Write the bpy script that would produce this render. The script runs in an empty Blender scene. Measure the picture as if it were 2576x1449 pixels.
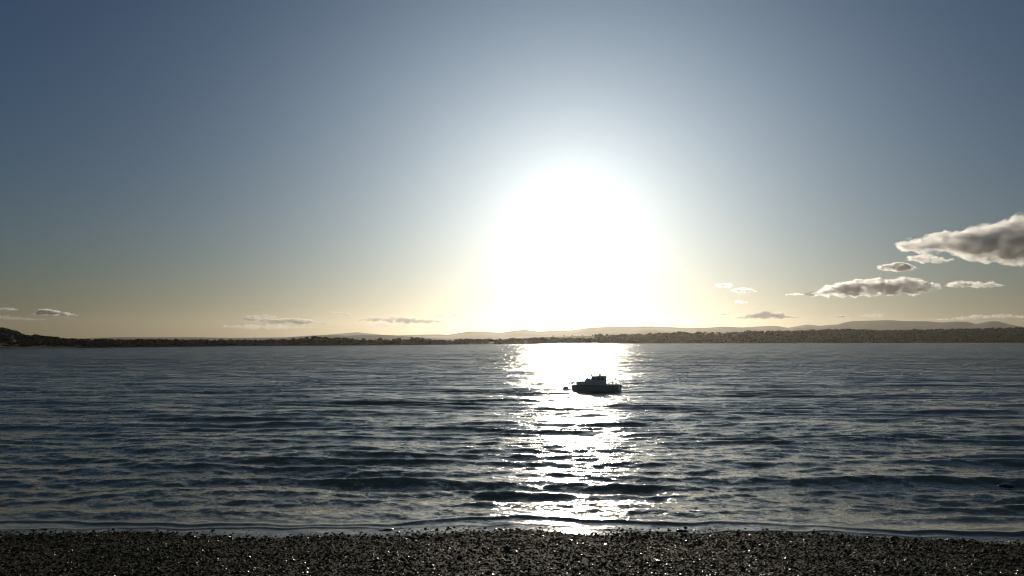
import bpy, bmesh, math, random
import numpy as np
from mathutils import Vector, Matrix, noise

S = bpy.context.scene
COL = S.collection
random.seed(11)
RNG = np.random.default_rng(11)

# ------------------------------------------------------------------ camera
F, CX, CY = 1983.0, 1288.0, 724.5          # lens in units of a 2576 px wide frame
CAM_H = 7.0
PITCH = math.atan(131.5 / F)
cam_d = bpy.data.cameras.new('camera')
cam_d.sensor_width = 36.0
cam_d.lens = 36.0 * F / 2576.0
cam_d.clip_start = 0.1
cam_d.clip_end = 200000.0
cam = bpy.data.objects.new('camera', cam_d)
cam.location = (0, 0, CAM_H)
cam.rotation_euler = (math.radians(90) + PITCH, 0, 0)
COL.objects.link(cam)
S.camera = cam


def ray(X, Y):
    """direction (y = 1) of a sight line measured in the photograph"""
    a, b = (X - CX) / F, (CY - Y) / F
    cy, sy = math.cos(PITCH), math.sin(PITCH)
    d = (a, cy - b * sy, sy + b * cy)
    return (d[0] / d[1], 1.0, d[2] / d[1])


def at(X, Y, D):
    r = ray(X, Y)
    return Vector((r[0] * D, D, CAM_H + r[2] * D))


# ------------------------------------------------------------------ sky and sun
SUN_EL = math.radians(8.45)
SUN_AZ = math.radians(4.45)                 # to the right of the view axis
SUN_DIR = Vector((math.sin(SUN_AZ) * math.cos(SUN_EL), math.cos(SUN_AZ) * math.cos(SUN_EL), math.sin(SUN_EL)))
W = bpy.data.worlds.new('World')
S.world = W
W.use_nodes = True
nt = W.node_tree
nt.nodes.clear()
out = nt.nodes.new('ShaderNodeOutputWorld')
bg = nt.nodes.new('ShaderNodeBackground')
sky = nt.nodes.new('ShaderNodeTexSky')
sky.sky_type = 'NISHITA'
sky.sun_disc = False
sky.sun_elevation = SUN_EL
sky.sun_rotation = SUN_AZ
sky.altitude = 0
sky.air_density = 1.15
sky.dust_density = 1.0
sky.ozone_density = 3.0
bg.inputs['Strength'].default_value = 0.05
wb = nt.nodes.new('ShaderNodeMix'); wb.data_type = 'RGBA'; wb.blend_type = 'MULTIPLY'; wb.inputs[0].default_value = 1.0
wb.inputs[7].default_value = (0.80, 0.96, 1.24, 1)          # the camera's cool white balance
nt.links.new(sky.outputs[0], wb.inputs[6])
nt.links.new(wb.outputs[2], bg.inputs['Color'])
# aureole: the bright ring of sky that fine particles high up put round the sun, fading with the angle from it
tcw = nt.nodes.new('ShaderNodeTexCoord')
dot = nt.nodes.new('ShaderNodeVectorMath'); dot.operation = 'DOT_PRODUCT'
dot.inputs[1].default_value = SUN_DIR
nt.links.new(tcw.outputs['Generated'], dot.inputs[0])
aco = nt.nodes.new('ShaderNodeMath'); aco.operation = 'ARCCOSINE'; aco.use_clamp = False
nt.links.new(dot.outputs['Value'], aco.inputs[0])
mul = nt.nodes.new('ShaderNodeMath'); mul.operation = 'MULTIPLY'; mul.inputs[1].default_value = -1.0 / math.radians(5.0)
nt.links.new(aco.outputs[0], mul.inputs[0])
ex = nt.nodes.new('ShaderNodeMath'); ex.operation = 'EXPONENT'
nt.links.new(mul.outputs[0], ex.inputs[0])
bg2 = nt.nodes.new('ShaderNodeBackground')
bg2.inputs['Color'].default_value = (1.0, 0.985, 0.96, 1)
amp = nt.nodes.new('ShaderNodeMath'); amp.operation = 'MULTIPLY'; amp.inputs[1].default_value = 1.6
nt.links.new(ex.outputs[0], amp.inputs[0])
nt.links.new(amp.outputs[0], bg2.inputs['Strength'])
addw = nt.nodes.new('ShaderNodeAddShader')
nt.links.new(bg.outputs[0], addw.inputs[0]); nt.links.new(bg2.outputs[0], addw.inputs[1])
sq = nt.nodes.new('ShaderNodeMath'); sq.operation = 'POWER'; sq.inputs[1].default_value = 2.0
nt.links.new(aco.outputs[0], sq.inputs[0])
mg = nt.nodes.new('ShaderNodeMath'); mg.operation = 'MULTIPLY'; mg.inputs[1].default_value = -1.0 / math.radians(18.5) ** 2
nt.links.new(sq.outputs[0], mg.inputs[0])
eg = nt.nodes.new('ShaderNodeMath'); eg.operation = 'EXPONENT'
nt.links.new(mg.outputs[0], eg.inputs[0])
ag = nt.nodes.new('ShaderNodeMath'); ag.operation = 'MULTIPLY'; ag.inputs[1].default_value = 0.54
nt.links.new(eg.outputs[0], ag.inputs[0])
bg3 = nt.nodes.new('ShaderNodeBackground')
bg3.inputs['Color'].default_value = (0.50, 0.80, 1.06, 1)
nt.links.new(ag.outputs[0], bg3.inputs['Strength'])
addx = nt.nodes.new('ShaderNodeAddShader')
nt.links.new(addw.outputs[0], addx.inputs[0]); nt.links.new(bg3.outputs[0], addx.inputs[1])
nt.links.new(addx.outputs[0], out.inputs['Surface'])

sun_d = bpy.data.lights.new('sun', 'SUN')
sun_d.energy = 5.0
sun_d.angle = math.radians(0.53)
sun_d.color = (1.0, 0.88, 0.70)
sun = bpy.data.objects.new('sun', sun_d)
sun.rotation_euler = (-SUN_DIR).to_track_quat('-Z', 'Y').to_euler()
sun.location = SUN_DIR * 300
COL.objects.link(sun)

S.view_settings.view_transform = 'Standard'
S.view_settings.look = 'None'
S.view_settings.gamma = 1.0
S.view_settings.use_curve_mapping = False
S.view_settings.exposure = -0.95
cy = S.cycles
cy.use_denoising = True
cy.volume_bounces = 3
cy.max_bounces = 10
cy.filter_width = 1.2
cy.sample_clamp_indirect = 6.0
cy.caustics_reflective = False
cy.caustics_refractive = False


# ------------------------------------------------------------------ helpers
def link(o, parent=None):
    COL.objects.link(o)
    if parent is not None:
        o.parent = parent
    return o


def tag(o, label=None, cat=None, group=None, kind=None):
    if label: o['label'] = label
    if cat: o['category'] = cat
    if group: o['group'] = group
    if kind: o['kind'] = kind
    return o


def thing(name, loc, label, cat, group=None, rz=0.0):
    o = bpy.data.objects.new(name, None)
    o.empty_display_size = 0.2
    o.location = loc
    o.rotation_euler = (0, 0, rz)
    link(o)
    return tag(o, label, cat, group)


def mesh_np(name, V, Fc, mat, parent=None, smooth=True):
    """V (n,3) floats, Fc (m,k) ints, k = 3 or 4"""
    V = np.asarray(V, dtype=np.float32)
    Fc = np.asarray(Fc, dtype=np.int32)
    k = Fc.shape[1]
    me = bpy.data.meshes.new(name)
    me.vertices.add(len(V))
    me.vertices.foreach_set('co', V.ravel())
    me.loops.add(Fc.size)
    me.loops.foreach_set('vertex_index', Fc.ravel())
    me.polygons.add(len(Fc))
    me.polygons.foreach_set('loop_start', np.arange(0, Fc.size, k, dtype=np.int32))
    me.polygons.foreach_set('loop_total', np.full(len(Fc), k, dtype=np.int32))
    me.polygons.foreach_set('use_smooth', np.full(len(Fc), smooth, dtype=bool))
    me.update(calc_edges=True)
    me.validate()
    if mat: me.materials.append(mat)
    return link(bpy.data.objects.new(name, me), parent)


def grid_faces(nr, nc):
    i = np.arange(nr - 1)[:, None] * nc + np.arange(nc - 1)[None, :]
    return np.stack([i, i + 1, i + nc + 1, i + nc], -1).reshape(-1, 4)


def obj_bm(name, bm, mat, parent=None, smooth=False, loc=None):
    bmesh.ops.recalc_face_normals(bm, faces=bm.faces)
    me = bpy.data.meshes.new(name)
    bm.to_mesh(me)
    bm.free()
    for p in me.polygons: p.use_smooth = smooth
    if mat: me.materials.append(mat)
    o = bpy.data.objects.new(name, me)
    if loc is not None: o.location = loc
    return link(o, parent)


def bm_box(bm, c, s, rot=None, bevel=0.0):
    r = bmesh.ops.create_cube(bm, size=1.0)
    M = Matrix.Translation(c) @ (rot.to_4x4() if rot else Matrix.Identity(4)) @ Matrix.Diagonal((*s, 1))
    bmesh.ops.transform(bm, matrix=M, verts=r['verts'])
    if bevel:
        es = list({e for v in r['verts'] for e in v.link_edges})
        bmesh.ops.bevel(bm, geom=es, offset=bevel, segments=2, affect='EDGES')


def bm_tube(bm, a, b, r0, r1=None, seg=8):
    a, b = Vector(a), Vector(b)
    d = b - a
    q = d.to_track_quat('Z', 'Y').to_matrix().to_4x4()
    bmesh.ops.create_cone(bm, cap_ends=True, segments=seg, radius1=r0, radius2=r0 if r1 is None else r1,
                          depth=d.length, matrix=Matrix.Translation((a + b) / 2) @ q)


def bm_path(bm, pts, r, seg=6):
    for a, b in zip(pts[:-1], pts[1:]):
        bm_tube(bm, a, b, r, seg=seg)


def bm_prism(bm, pts_xz, y0, y1, taper=1.0):
    """a side outline in x/z pushed from y0 to y1"""
    ym = (y0 + y1) / 2
    A = [bm.verts.new((x, y0, z)) for x, z in pts_xz]
    B = [bm.verts.new((x, y1, z)) for x, z in pts_xz]
    n = len(A)
    bm.faces.new(A)
    bm.faces.new(B[::-1])
    for i in range(n):
        bm.faces.new((A[i], B[i], B[(i + 1) % n], A[(i + 1) % n]))


def smooth01(x):
    x = np.clip(x, 0, 1)
    return x * x * (3 - 2 * x)


# ------------------------------------------------------------------ materials
def new_mat(name):
    m = bpy.data.materials.new(name)
    m.use_nodes = True
    n = m.node_tree
    n.nodes.clear()
    o = n.nodes.new('ShaderNodeOutputMaterial')
    p = n.nodes.new('ShaderNodeBsdfPrincipled')
    n.links.new(p.outputs[0], o.inputs['Surface'])
    return m, n, p


def ramp(n, stops):
    r = n.nodes.new('ShaderNodeValToRGB')
    e = r.color_ramp.elements
    while len(e) < len(stops): e.new(0.5)
    for k, (p, c) in enumerate(stops):
        e[k].position = p
        e[k].color = (*c, 1) if len(c) == 3 else c
    return r


def noise_mat(name, c0, c1, scale, rough=0.6, coord='Object', bump=0.0, detail=4, stretch=(1, 1, 1)):
    m, n, p = new_mat(name)
    tc = n.nodes.new('ShaderNodeTexCoord')
    mp = n.nodes.new('ShaderNodeMapping')
    mp.inputs['Scale'].default_value = stretch
    tx = n.nodes.new('ShaderNodeTexNoise')
    tx.inputs['Scale'].default_value = scale
    tx.inputs['Detail'].default_value = detail
    r = ramp(n, [(0.3, c0), (0.7, c1)])
    n.links.new(tc.outputs[coord], mp.inputs[0])
    n.links.new(mp.outputs[0], tx.inputs['Vector'])
    n.links.new(tx.outputs['Fac'], r.inputs[0])
    n.links.new(r.outputs[0], p.inputs['Base Color'])
    p.inputs['Roughness'].default_value = rough
    if bump:
        b = n.nodes.new('ShaderNodeBump')
        b.inputs['Strength'].default_value = bump
        n.links.new(tx.outputs['Fac'], b.inputs['Height'])
        n.links.new(b.outputs[0], p.inputs['Normal'])
    return m


def water_material():
    m, n, p = new_mat('estuary_water')
    p.inputs['Base Color'].default_value = (0.32, 0.26, 0.13, 1)
    p.inputs['Roughness'].default_value = 0.12
    p.inputs['IOR'].default_value = 1.33
    geo = n.nodes.new('ShaderNodeNewGeometry')
    acc = None
    for sc, st, amt in ((0.5, (0.35, 1.0, 1.0), (0.22, 0.20, 0)), (2.2, (0.5, 1.0, 1.0), (0.55, 0.46, 0)), (7.0, (0.65, 1.0, 1.0), (0.75, 0.55, 0)), (24.0, (0.8, 1.0, 1.0), (0.55, 0.38, 0))):
        mp = n.nodes.new('ShaderNodeMapping')
        mp.inputs['Scale'].default_value = st
        tx = n.nodes.new('ShaderNodeTexNoise')
        tx.inputs['Scale'].default_value = sc
        tx.inputs['Detail'].default_value = 2.0
        n.links.new(geo.outputs['Position'], mp.inputs[0])
        n.links.new(mp.outputs[0], tx.inputs['Vector'])
        s = n.nodes.new('ShaderNodeVectorMath'); s.operation = 'SUBTRACT'
        s.inputs[1].default_value = (0.5, 0.5, 0.5)
        n.links.new(tx.outputs['Color'], s.inputs[0])
        k = n.nodes.new('ShaderNodeVectorMath'); k.operation = 'MULTIPLY'
        k.inputs[1].default_value = amt
        n.links.new(s.outputs[0], k.inputs[0])
        if acc is None:
            acc = k
        else:
            a = n.nodes.new('ShaderNodeVectorMath'); a.operation = 'ADD'
            n.links.new(acc.outputs[0], a.inputs[0]); n.links.new(k.outputs[0], a.inputs[1])
            acc = a
    # the wind ruffles the open water more than the sheltered edge
    sp = n.nodes.new('ShaderNodeSeparateXYZ'); n.links.new(geo.outputs['Position'], sp.inputs[0])
    mr = n.nodes.new('ShaderNodeMapRange'); mr.interpolation_type = 'SMOOTHSTEP'
    for k, val in (('From Min', 30.0), ('From Max', 260.0), ('To Min', 1.0), ('To Max', 1.75)): mr.inputs[k].default_value = val
    n.links.new(sp.outputs['Y'], mr.inputs['Value'])
    sc_ = n.nodes.new('ShaderNodeVectorMath'); sc_.operation = 'SCALE'
    # cat's paws: patches where the wind presses harder
    mpg = n.nodes.new('ShaderNodeMapping'); mpg.inputs['Scale'].default_value = (0.02, 0.05, 1.0)
    tg = n.nodes.new('ShaderNodeTexNoise'); tg.inputs['Scale'].default_value = 1.0; tg.inputs['Detail'].default_value = 4
    n.links.new(geo.outputs['Position'], mpg.inputs[0]); n.links.new(mpg.outputs[0], tg.inputs['Vector'])
    rg = n.nodes.new('ShaderNodeMapRange')
    for k, val in (('From Min', .3), ('From Max', .7), ('To Min', .55), ('To Max', 1.45)): rg.inputs[k].default_value = val
    n.links.new(tg.outputs['Fac'], rg.inputs['Value'])
    gm = n.nodes.new('ShaderNodeMath'); gm.operation = 'MULTIPLY'
    ms = n.nodes.new('ShaderNodeMapRange'); ms.interpolation_type = 'SMOOTHSTEP'      # the last thin sheet runs out smooth
    for k, val in (('From Min', 29.6), ('From Max', 33.0), ('To Min', .3), ('To Max', 1.0)): ms.inputs[k].default_value = val
    n.links.new(sp.outputs['Y'], ms.inputs['Value'])
    g0 = n.nodes.new('ShaderNodeMath'); g0.operation = 'MULTIPLY'
    n.links.new(mr.outputs[0], g0.inputs[0]); n.links.new(ms.outputs[0], g0.inputs[1])
    n.links.new(g0.outputs[0], gm.inputs[0]); n.links.new(rg.outputs[0], gm.inputs[1])
    n.links.new(acc.outputs[0], sc_.inputs[0]); n.links.new(gm.outputs[0], sc_.inputs['Scale'])
    # the wind drives the waves ashore, so their steep faces look towards the beach
    ln = n.nodes.new('ShaderNodeVectorMath'); ln.operation = 'SCALE'; ln.inputs[0].default_value = (0, -0.24, 0)
    l1 = n.nodes.new('ShaderNodeMath'); l1.operation = 'SUBTRACT'; l1.inputs[1].default_value = 1.0
    n.links.new(mr.outputs[0], l1.inputs[0]); n.links.new(l1.outputs[0], ln.inputs['Scale'])
    l2 = n.nodes.new('ShaderNodeVectorMath'); l2.operation = 'ADD'
    n.links.new(sc_.outputs[0], l2.inputs[0]); n.links.new(ln.outputs[0], l2.inputs[1])
    acc = l2
    a = n.nodes.new('ShaderNodeVectorMath'); a.operation = 'ADD'
    n.links.new(geo.outputs['Normal'], a.inputs[0]); n.links.new(acc.outputs[0], a.inputs[1])
    nm = n.nodes.new('ShaderNodeVectorMath'); nm.operation = 'NORMALIZE'
    n.links.new(a.outputs[0], nm.inputs[0])
    n.links.new(nm.outputs[0], p.inputs['Normal'])
    return m


def pebble_material():
    m, n, p = new_mat('wet_pebble')
    geo = n.nodes.new('ShaderNodeNewGeometry')
    r = ramp(n, [(0.0, (0.030, 0.022, 0.007)), (0.5, (0.066, 0.050, 0.019)), (0.9, (0.100, 0.078, 0.032)), (1.0, (0.17, 0.14, 0.080))])
    n.links.new(geo.outputs['Random Per Island'], r.inputs[0])
    tx = n.nodes.new('ShaderNodeTexNoise'); tx.inputs['Scale'].default_value = 0.55; tx.inputs['Detail'].default_value = 5
    n.links.new(geo.outputs['Position'], tx.inputs['Vector'])
    f = ramp(n, [(0.48, (0, 0, 0)), (0.66, (0.7, 0.7, 0.7))])
    n.links.new(tx.outputs['Fac'], f.inputs[0])
    mx = n.nodes.new('ShaderNodeMix'); mx.data_type = 'RGBA'
    n.links.new(f.outputs[0], mx.inputs[0])
    n.links.new(r.outputs[0], mx.inputs[6])
    mx.inputs[7].default_value = (0.035, 0.045, 0.014, 1)
    n.links.new(mx.outputs[2], p.inputs['Base Color'])
    h = n.nodes.new('ShaderNodeMath'); h.operation = 'MULTIPLY'; h.inputs[1].default_value = 37.7
    fr = n.nodes.new('ShaderNodeMath'); fr.operation = 'FRACT'
    n.links.new(geo.outputs['Random Per Island'], h.inputs[0]); n.links.new(h.outputs[0], fr.inputs[0])
    rr = ramp(n, [(0.0, (.24, .24, .24)), (0.20, (.40, .40, .40)), (0.26, (.62, .62, .62)), (1.0, (.85, .85, .85))])
    n.links.new(fr.outputs[0], rr.inputs[0]); n.links.new(rr.outputs[0], p.inputs['Roughness'])
    rs = ramp(n, [(0.0, (.40, .40, .40)), (0.20, (.22, .22, .22)), (0.26, (.05, .05, .05)), (1.0, (.03, .03, .03))])
    n.links.new(fr.outputs[0], rs.inputs[0]); n.links.new(rs.outputs[0], p.inputs['Specular IOR Level'])
    return m


def land_material():
    m, n, p = new_mat('fields')
    geo = n.nodes.new('ShaderNodeNewGeometry')
    mp = n.nodes.new('ShaderNodeMapping'); mp.inputs['Scale'].default_value = (1 / 210, 1 / 130, 0.0)
    v = n.nodes.new('ShaderNodeTexVoronoi'); v.inputs['Scale'].default_value = 1.0
    n.links.new(geo.outputs['Position'], mp.inputs[0])
    n.links.new(mp.outputs[0], v.inputs['Vector'])
    sx = n.nodes.new('ShaderNodeSeparateColor')
    n.links.new(v.outputs['Color'], sx.inputs[0])
    r = ramp(n, [(0.0, (0.025, 0.036, 0.012)), (0.4, (0.055, 0.068, 0.020)), (0.7, (0.036, 0.048, 0.014)), (1.0, (0.062, 0.062, 0.026))])
    n.links.new(sx.outputs[0], r.inputs[0])
    tx = n.nodes.new('ShaderNodeTexNoise'); tx.inputs['Scale'].default_value = 0.03; tx.inputs['Detail'].default_value = 6
    n.links.new(geo.outputs['Position'], tx.inputs['Vector'])
    mx = n.nodes.new('ShaderNodeMix'); mx.data_type = 'RGBA'; mx.blend_type = 'MULTIPLY'; mx.inputs[0].default_value = 0.8
    n.links.new(r.outputs[0], mx.inputs[6]); n.links.new(tx.outputs['Fac'], mx.inputs[7])
    n.links.new(mx.outputs[2], p.inputs['Base Color'])
    p.inputs['Roughness'].default_value = 0.95
    p.inputs['Specular IOR Level'].default_value = 0.1
    return m


def volume_mat(name, color, density, aniso, billow=None):
    m = bpy.data.materials.new(name)
    m.use_nodes = True
    n = m.node_tree
    n.nodes.clear()
    o = n.nodes.new('ShaderNodeOutputMaterial')
    v = n.nodes.new('ShaderNodeVolumePrincipled')
    v.inputs['Color'].default_value = (*color, 1)
    v.inputs['Density'].default_value = density
    v.inputs['Anisotropy'].default_value = aniso
    n.links.new(v.outputs[0], o.inputs['Volume'])
    if billow:                                   # uneven vapour: thin ragged places between thick lumps
        tc = n.nodes.new('ShaderNodeTexCoord')
        mp = n.nodes.new('ShaderNodeMapping'); mp.inputs['Scale'].default_value = (billow * .8, billow * .8, billow * 1.3)
        tx = n.nodes.new('ShaderNodeTexNoise'); tx.inputs['Scale'].default_value = 2.2; tx.inputs['Detail'].default_value = 5; tx.inputs['Roughness'].default_value = .6
        mr = n.nodes.new('ShaderNodeMapRange'); mr.interpolation_type = 'SMOOTHSTEP'
        for k, val in (('From Min', .40), ('From Max', .64), ('To Min', density * .02), ('To Max', density * 2.0)): mr.inputs[k].default_value = val
        n.links.new(tc.outputs['Object'], mp.inputs[0]); n.links.new(mp.outputs[0], tx.inputs['Vector'])
        n.links.new(tx.outputs['Fac'], mr.inputs['Value']); n.links.new(mr.outputs[0], v.inputs['Density'])
    return m


M_WATER = water_material()
M_PEBBLE = pebble_material()
M_SAND = noise_mat('dark_wet_shingle', (0.026, 0.020, 0.008), (0.065, 0.050, 0.024), 9.0, 0.45, bump=0.5)
M_LAND = land_material()
M_HILL = noise_mat('hill_moor', (0.05, 0.055, 0.03), (0.10, 0.085, 0.06), 0.004, 0.95)
M_SAND.node_tree.nodes['Principled BSDF'].inputs['Specular IOR Level'].default_value = 0.04
M_SAND.node_tree.nodes['Principled BSDF'].inputs['Roughness'].default_value = 0.85
M_LEAF = noise_mat('tree_foliage', (0.020, 0.028, 0.010), (0.034, 0.042, 0.015), 0.05, 1.0)
M_LEAF.node_tree.nodes['Principled BSDF'].inputs['Specular IOR Level'].default_value = 0.05
M_BARK = noise_mat('bark', (0.04, 0.03, 0.022), (0.09, 0.07, 0.05), 3.0, 0.9, bump=0.4)
M_ROCK = noise_mat('wet_rock', (0.018, 0.016, 0.013), (0.06, 0.052, 0.042), 7.0, 0.32, bump=0.6)


# ------------------------------------------------------------------ water
def wave_sets():
    r = np.random.default_rng(4)
    sets = []
    for lam in (3.6, 3.1, 2.7, 2.35, 2.0):                    # wind waves rolling in to the shore
        for _ in range(2):
            sets.append((lam * r.uniform(.94, 1.06), math.radians(r.normal(1, 3.2)), 0.019 * lam * 0.60, 1))
    for _ in range(26):                                        # cross chop
        lam = math.exp(r.uniform(math.log(0.55), math.log(2.2)))
        sets.append((lam, math.radians(r.normal(6, 32)), 0.0046 * lam, 0))
    for _ in range(14):                                        # long low undulation, tells at distance
        lam = math.exp(r.uniform(math.log(4.5), math.log(26)))
        sets.append((lam, math.radians(r.normal(8, 24)), 0.0030 * lam, 0))
    return [(lam, th, a, r.uniform(0, 2 * math.pi), p) for lam, th, a, p in sets]


def shore_y(x):
    return 29.4 + 0.35 * np.sin(x * 0.21 + 0.4) + 0.22 * np.sin(x * 0.53 + 2.0) + 0.10 * np.sin(x * 1.7) + 0.07 * np.sin(x * 3.3 + 1) - 0.00035 * (x + 2) ** 2 - 0.012 * x - 0.045 * np.maximum(x, 0)


def beach_z(x, y):
    s = shore_y(x) - y
    z = np.where(s < 1.5, 0.045 * s, 0.0675 + 0.085 * (s - 1.5)) + 0.035 * np.sin(x * 0.9 + y * 0.7) * np.clip(s / 2, 0, 1)
    z = np.where(s > 9, 0.085 * 9 + (s - 9) * 0.16, z)
    return np.clip(z, -1.6, 5.0)


def build_water():
    ys = [24.5]
    while ys[-1] < 3300:
        y = ys[-1]
        ys.append(y + 0.085 * max(1.0, y / 30.0) ** 1.42)
    Y = np.array(ys)
    nc = 720
    u = np.linspace(-1, 1, nc)
    XX = u[None, :] * (0.74 * Y[:, None] + 8)
    YY = np.repeat(Y[:, None], nc, 1)
    cell = np.maximum((0.74 * YY + 8) * 2 / nc, np.gradient(Y)[:, None])
    Z = np.zeros_like(XX)
    DX = np.zeros_like(XX)
    DY = np.zeros_like(XX)
    wx = XX + 0.35 * np.sin(YY * 0.13 + 1.3) + 0.5 * np.sin(XX * 0.09)
    wy = YY + 0.30 * np.sin(XX * 0.17 + 0.5) + 0.18 * np.sin(XX * 0.41 + YY * 0.1)
    off = YY - shore_y(XX)
    near = smooth01(off / 7.0)
    group = 0.75 + 0.35 * np.sin(XX * 0.11 + YY * 0.07) * np.sin(YY * 0.19 - XX * 0.05)
    for lam, th, a, ph, prim in wave_sets():
        k = 2 * math.pi / lam
        kx, ky = k * math.sin(th), k * math.cos(th)
        vis = smooth01((lam / cell - 2.2) / 3.0)
        amp = a * vis
        amp = amp * ((0.16 + 0.84 * near) * group if prim else (0.10 + 0.90 * near))
        arg = kx * wx + ky * wy + ph
        c, s = np.cos(arg), np.sin(arg)
        Z += amp * c
        q = 0.75 if prim else 0.5
        DX -= q * amp * s * math.sin(th)
        DY -= q * amp * s * math.cos(th)
    # the last thin swash lines run along the pebbles
    for d0, h, w in ((1.5, 0.085, 0.20), (0.55, 0.035, 0.09)):
        e = off - d0 - 0.35 * np.sin(XX * 0.23 + d0 * 5) - 0.15 * np.sin(XX * 0.7 + d0)
        Z += h * np.exp(-(e / w) ** 2) * (0.7 + 0.3 * np.sin(XX * 0.35 + d0 * 9)) * np.where(e < 0, 1, np.exp(-np.abs(e) * 0.2))
    Z += 0.006
    V = np.stack([XX + DX, YY + DY, Z], -1).reshape(-1, 3)
    o = mesh_np('water', V, grid_faces(len(Y), nc), M_WATER)
    tag(o, kind='structure')


build_water()


# ------------------------------------------------------------------ beach and sea bed
def build_beach():
    ys = np.concatenate([np.linspace(-60, 16, 40), np.linspace(16.4, 34, 110), np.linspace(35, 60, 12)])
    xs = np.linspace(-70, 70, 360)
    XX, YY = np.meshgrid(xs, ys)
    Z = beach_z(XX, YY)
    o = mesh_np('beach', np.stack([XX, YY, Z], -1).reshape(-1, 3), grid_faces(len(ys), len(xs)), M_SAND)
    tag(o, kind='structure')
    g = mesh_np('seabed', [(-13000, -900, -1.75), (13000, -900, -1.75), (13000, 13000, -1.75), (-13000, 13000, -1.75)], [(0, 1, 2, 3)], M_SAND)
    tag(g, kind='structure')


build_beach()

ICO_V, ICO_F = None, None
_b = bmesh.new()
bmesh.ops.create_icosphere(_b, subdivisions=1, radius=1.0)
_b.verts.ensure_lookup_table()
ICO_V = np.array([v.co[:] for v in _b.verts])
ICO_F = np.array([[v.index for v in f.verts] for f in _b.faces])
_b.free()


def rot_z(a):
    c, s, z, o = np.cos(a), np.sin(a), np.zeros_like(a), np.ones_like(a)
    return np.stack([np.stack([c, -s, z], -1), np.stack([s, c, z], -1), np.stack([z, z, o], -1)], -2)


def rot_x(a):
    c, s, z, o = np.cos(a), np.sin(a), np.zeros_like(a), np.ones_like(a)
    return np.stack([np.stack([o, z, z], -1), np.stack([z, c, -s], -1), np.stack([z, s, c], -1)], -2)


def scatter_ico(name, P, R, mat, flat, jit, tilt, parent=None, smooth=False, rng=RNG):
    n = len(P)
    sc = np.stack([R * rng.uniform(.8, 1.35, n), R * rng.uniform(.7, 1.1, n), R * flat * rng.uniform(.75, 1.25, n)], -1)
    V = ICO_V[None] * (1 + rng.uniform(-jit, jit, (n, len(ICO_V), 1))) * sc[:, None, :]
    Rm = rot_z(rng.uniform(0, 6.283, n)) @ rot_x(rng.normal(0, tilt, n)) @ rot_z(rng.uniform(0, 6.283, n))
    V = np.einsum('nij,nvj->nvi', Rm, V) + P[:, None, :]
    Fc = ICO_F[None] + (np.arange(n) * len(ICO_V))[:, None, None]
    return mesh_np(name, V.reshape(-1, 3), Fc.reshape(-1, 3), mat, parent, smooth)


def build_pebbles():
    n = 66000
    y = RNG.uniform(20.8, 31.0, n)
    x = RNG.uniform(-1, 1, n) * (0.70 * y + 3)
    s = shore_y(x) - y
    keep = (s > -1.3) & (RNG.uniform(0, 1, n) < np.clip(1 + s * 0.75, 0, 1))
    x, y = x[keep], y[keep]
    R = np.exp(RNG.normal(math.log(0.0225), 0.46, len(x))).clip(0.012, 0.09)
    z = beach_z(x, y) + R * 0.22
    o = scatter_ico('pebbles', np.stack([x, y, z], -1), R, M_PEBBLE, 0.62, 0.16, 0.35)
    tag(o, 'dark wet pebbles covering the beach along the water edge', 'pebbles', kind='stuff')


build_pebbles()


def build_seaweed():
    g = np.random.default_rng(31)
    V, Fc = [], []
    for _ in range(120):
        cy_ = g.uniform(22.5, 29.3); cx = g.uniform(-1, 1) * .68 * cy_
        if shore_y(np.array(cx)) - cy_ < 0.2: continue
        n = int(g.integers(14, 46)); sp = g.uniform(.12, .45)
        for _k in range(n):
            x, y = cx + g.normal(0, sp * 1.8), cy_ + g.normal(0, sp * .5)
            a, L, w = g.uniform(0, 6.283), g.uniform(.08, .26), g.uniform(.012, .03)
            d = np.array([math.cos(a), math.sin(a)]); q = np.array([-d[1], d[0]])
            b = len(V)
            for i in range(4):                       # a short wavy ribbon lying over the stones
                t_ = i / 3
                c = np.array([x, y]) + d * L * (t_ - .5) + q * .03 * math.sin(t_ * 5 + a)
                z = float(beach_z(np.array(c[0]), np.array(c[1]))) + .035 + .02 * math.sin(t_ * 7 + a * 3)
                V.append((*(c + q * w), z)); V.append((*(c - q * w), z + .006))
            for i in range(3):
                Fc.append((b + 2 * i, b + 2 * i + 1, b + 2 * i + 3, b + 2 * i + 2))
    m = noise_mat('wet_seaweed', (0.018, 0.022, 0.006), (0.05, 0.055, 0.014), 6.0, 0.75)
    m.node_tree.nodes['Principled BSDF'].inputs['Specular IOR Level'].default_value = 0.12
    o = mesh_np('seaweed', V, Fc, m)
    tag(o, 'scattered dark olive seaweed lying over the pebbles', 'seaweed', kind='stuff')


build_seaweed()


def rock(name, loc, size, label, seed, squash=0.6, group=None):
    bm = bmesh.new()
    bmesh.ops.create_icosphere(bm, subdivisions=3, radius=1.0)
    for v in bm.verts:
        p = v.co.copy()
        d = noise.noise(p * 1.1 + Vector((seed * 7.1, 0, 0))) * 0.42 + noise.noise(p * 2.7 + Vector((0, seed * 3.3, 0))) * 0.16
        v.co = p * (1 + d)
        v.co.x *= size[0]; v.co.y *= size[1]; v.co.z *= size[2]
    o = obj_bm(name, bm, M_ROCK, smooth=True, loc=loc)
    return tag(o, label, 'rock', group)


def on_beach(X, Y):
    r = ray(X, Y)
    d = 20.0
    for _ in range(60):
        z = float(beach_z(np.array(r[0] * d), np.array(d)))
        d = (z - CAM_H) / r[2]
    return Vector((r[0] * d, d, z))


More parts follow.
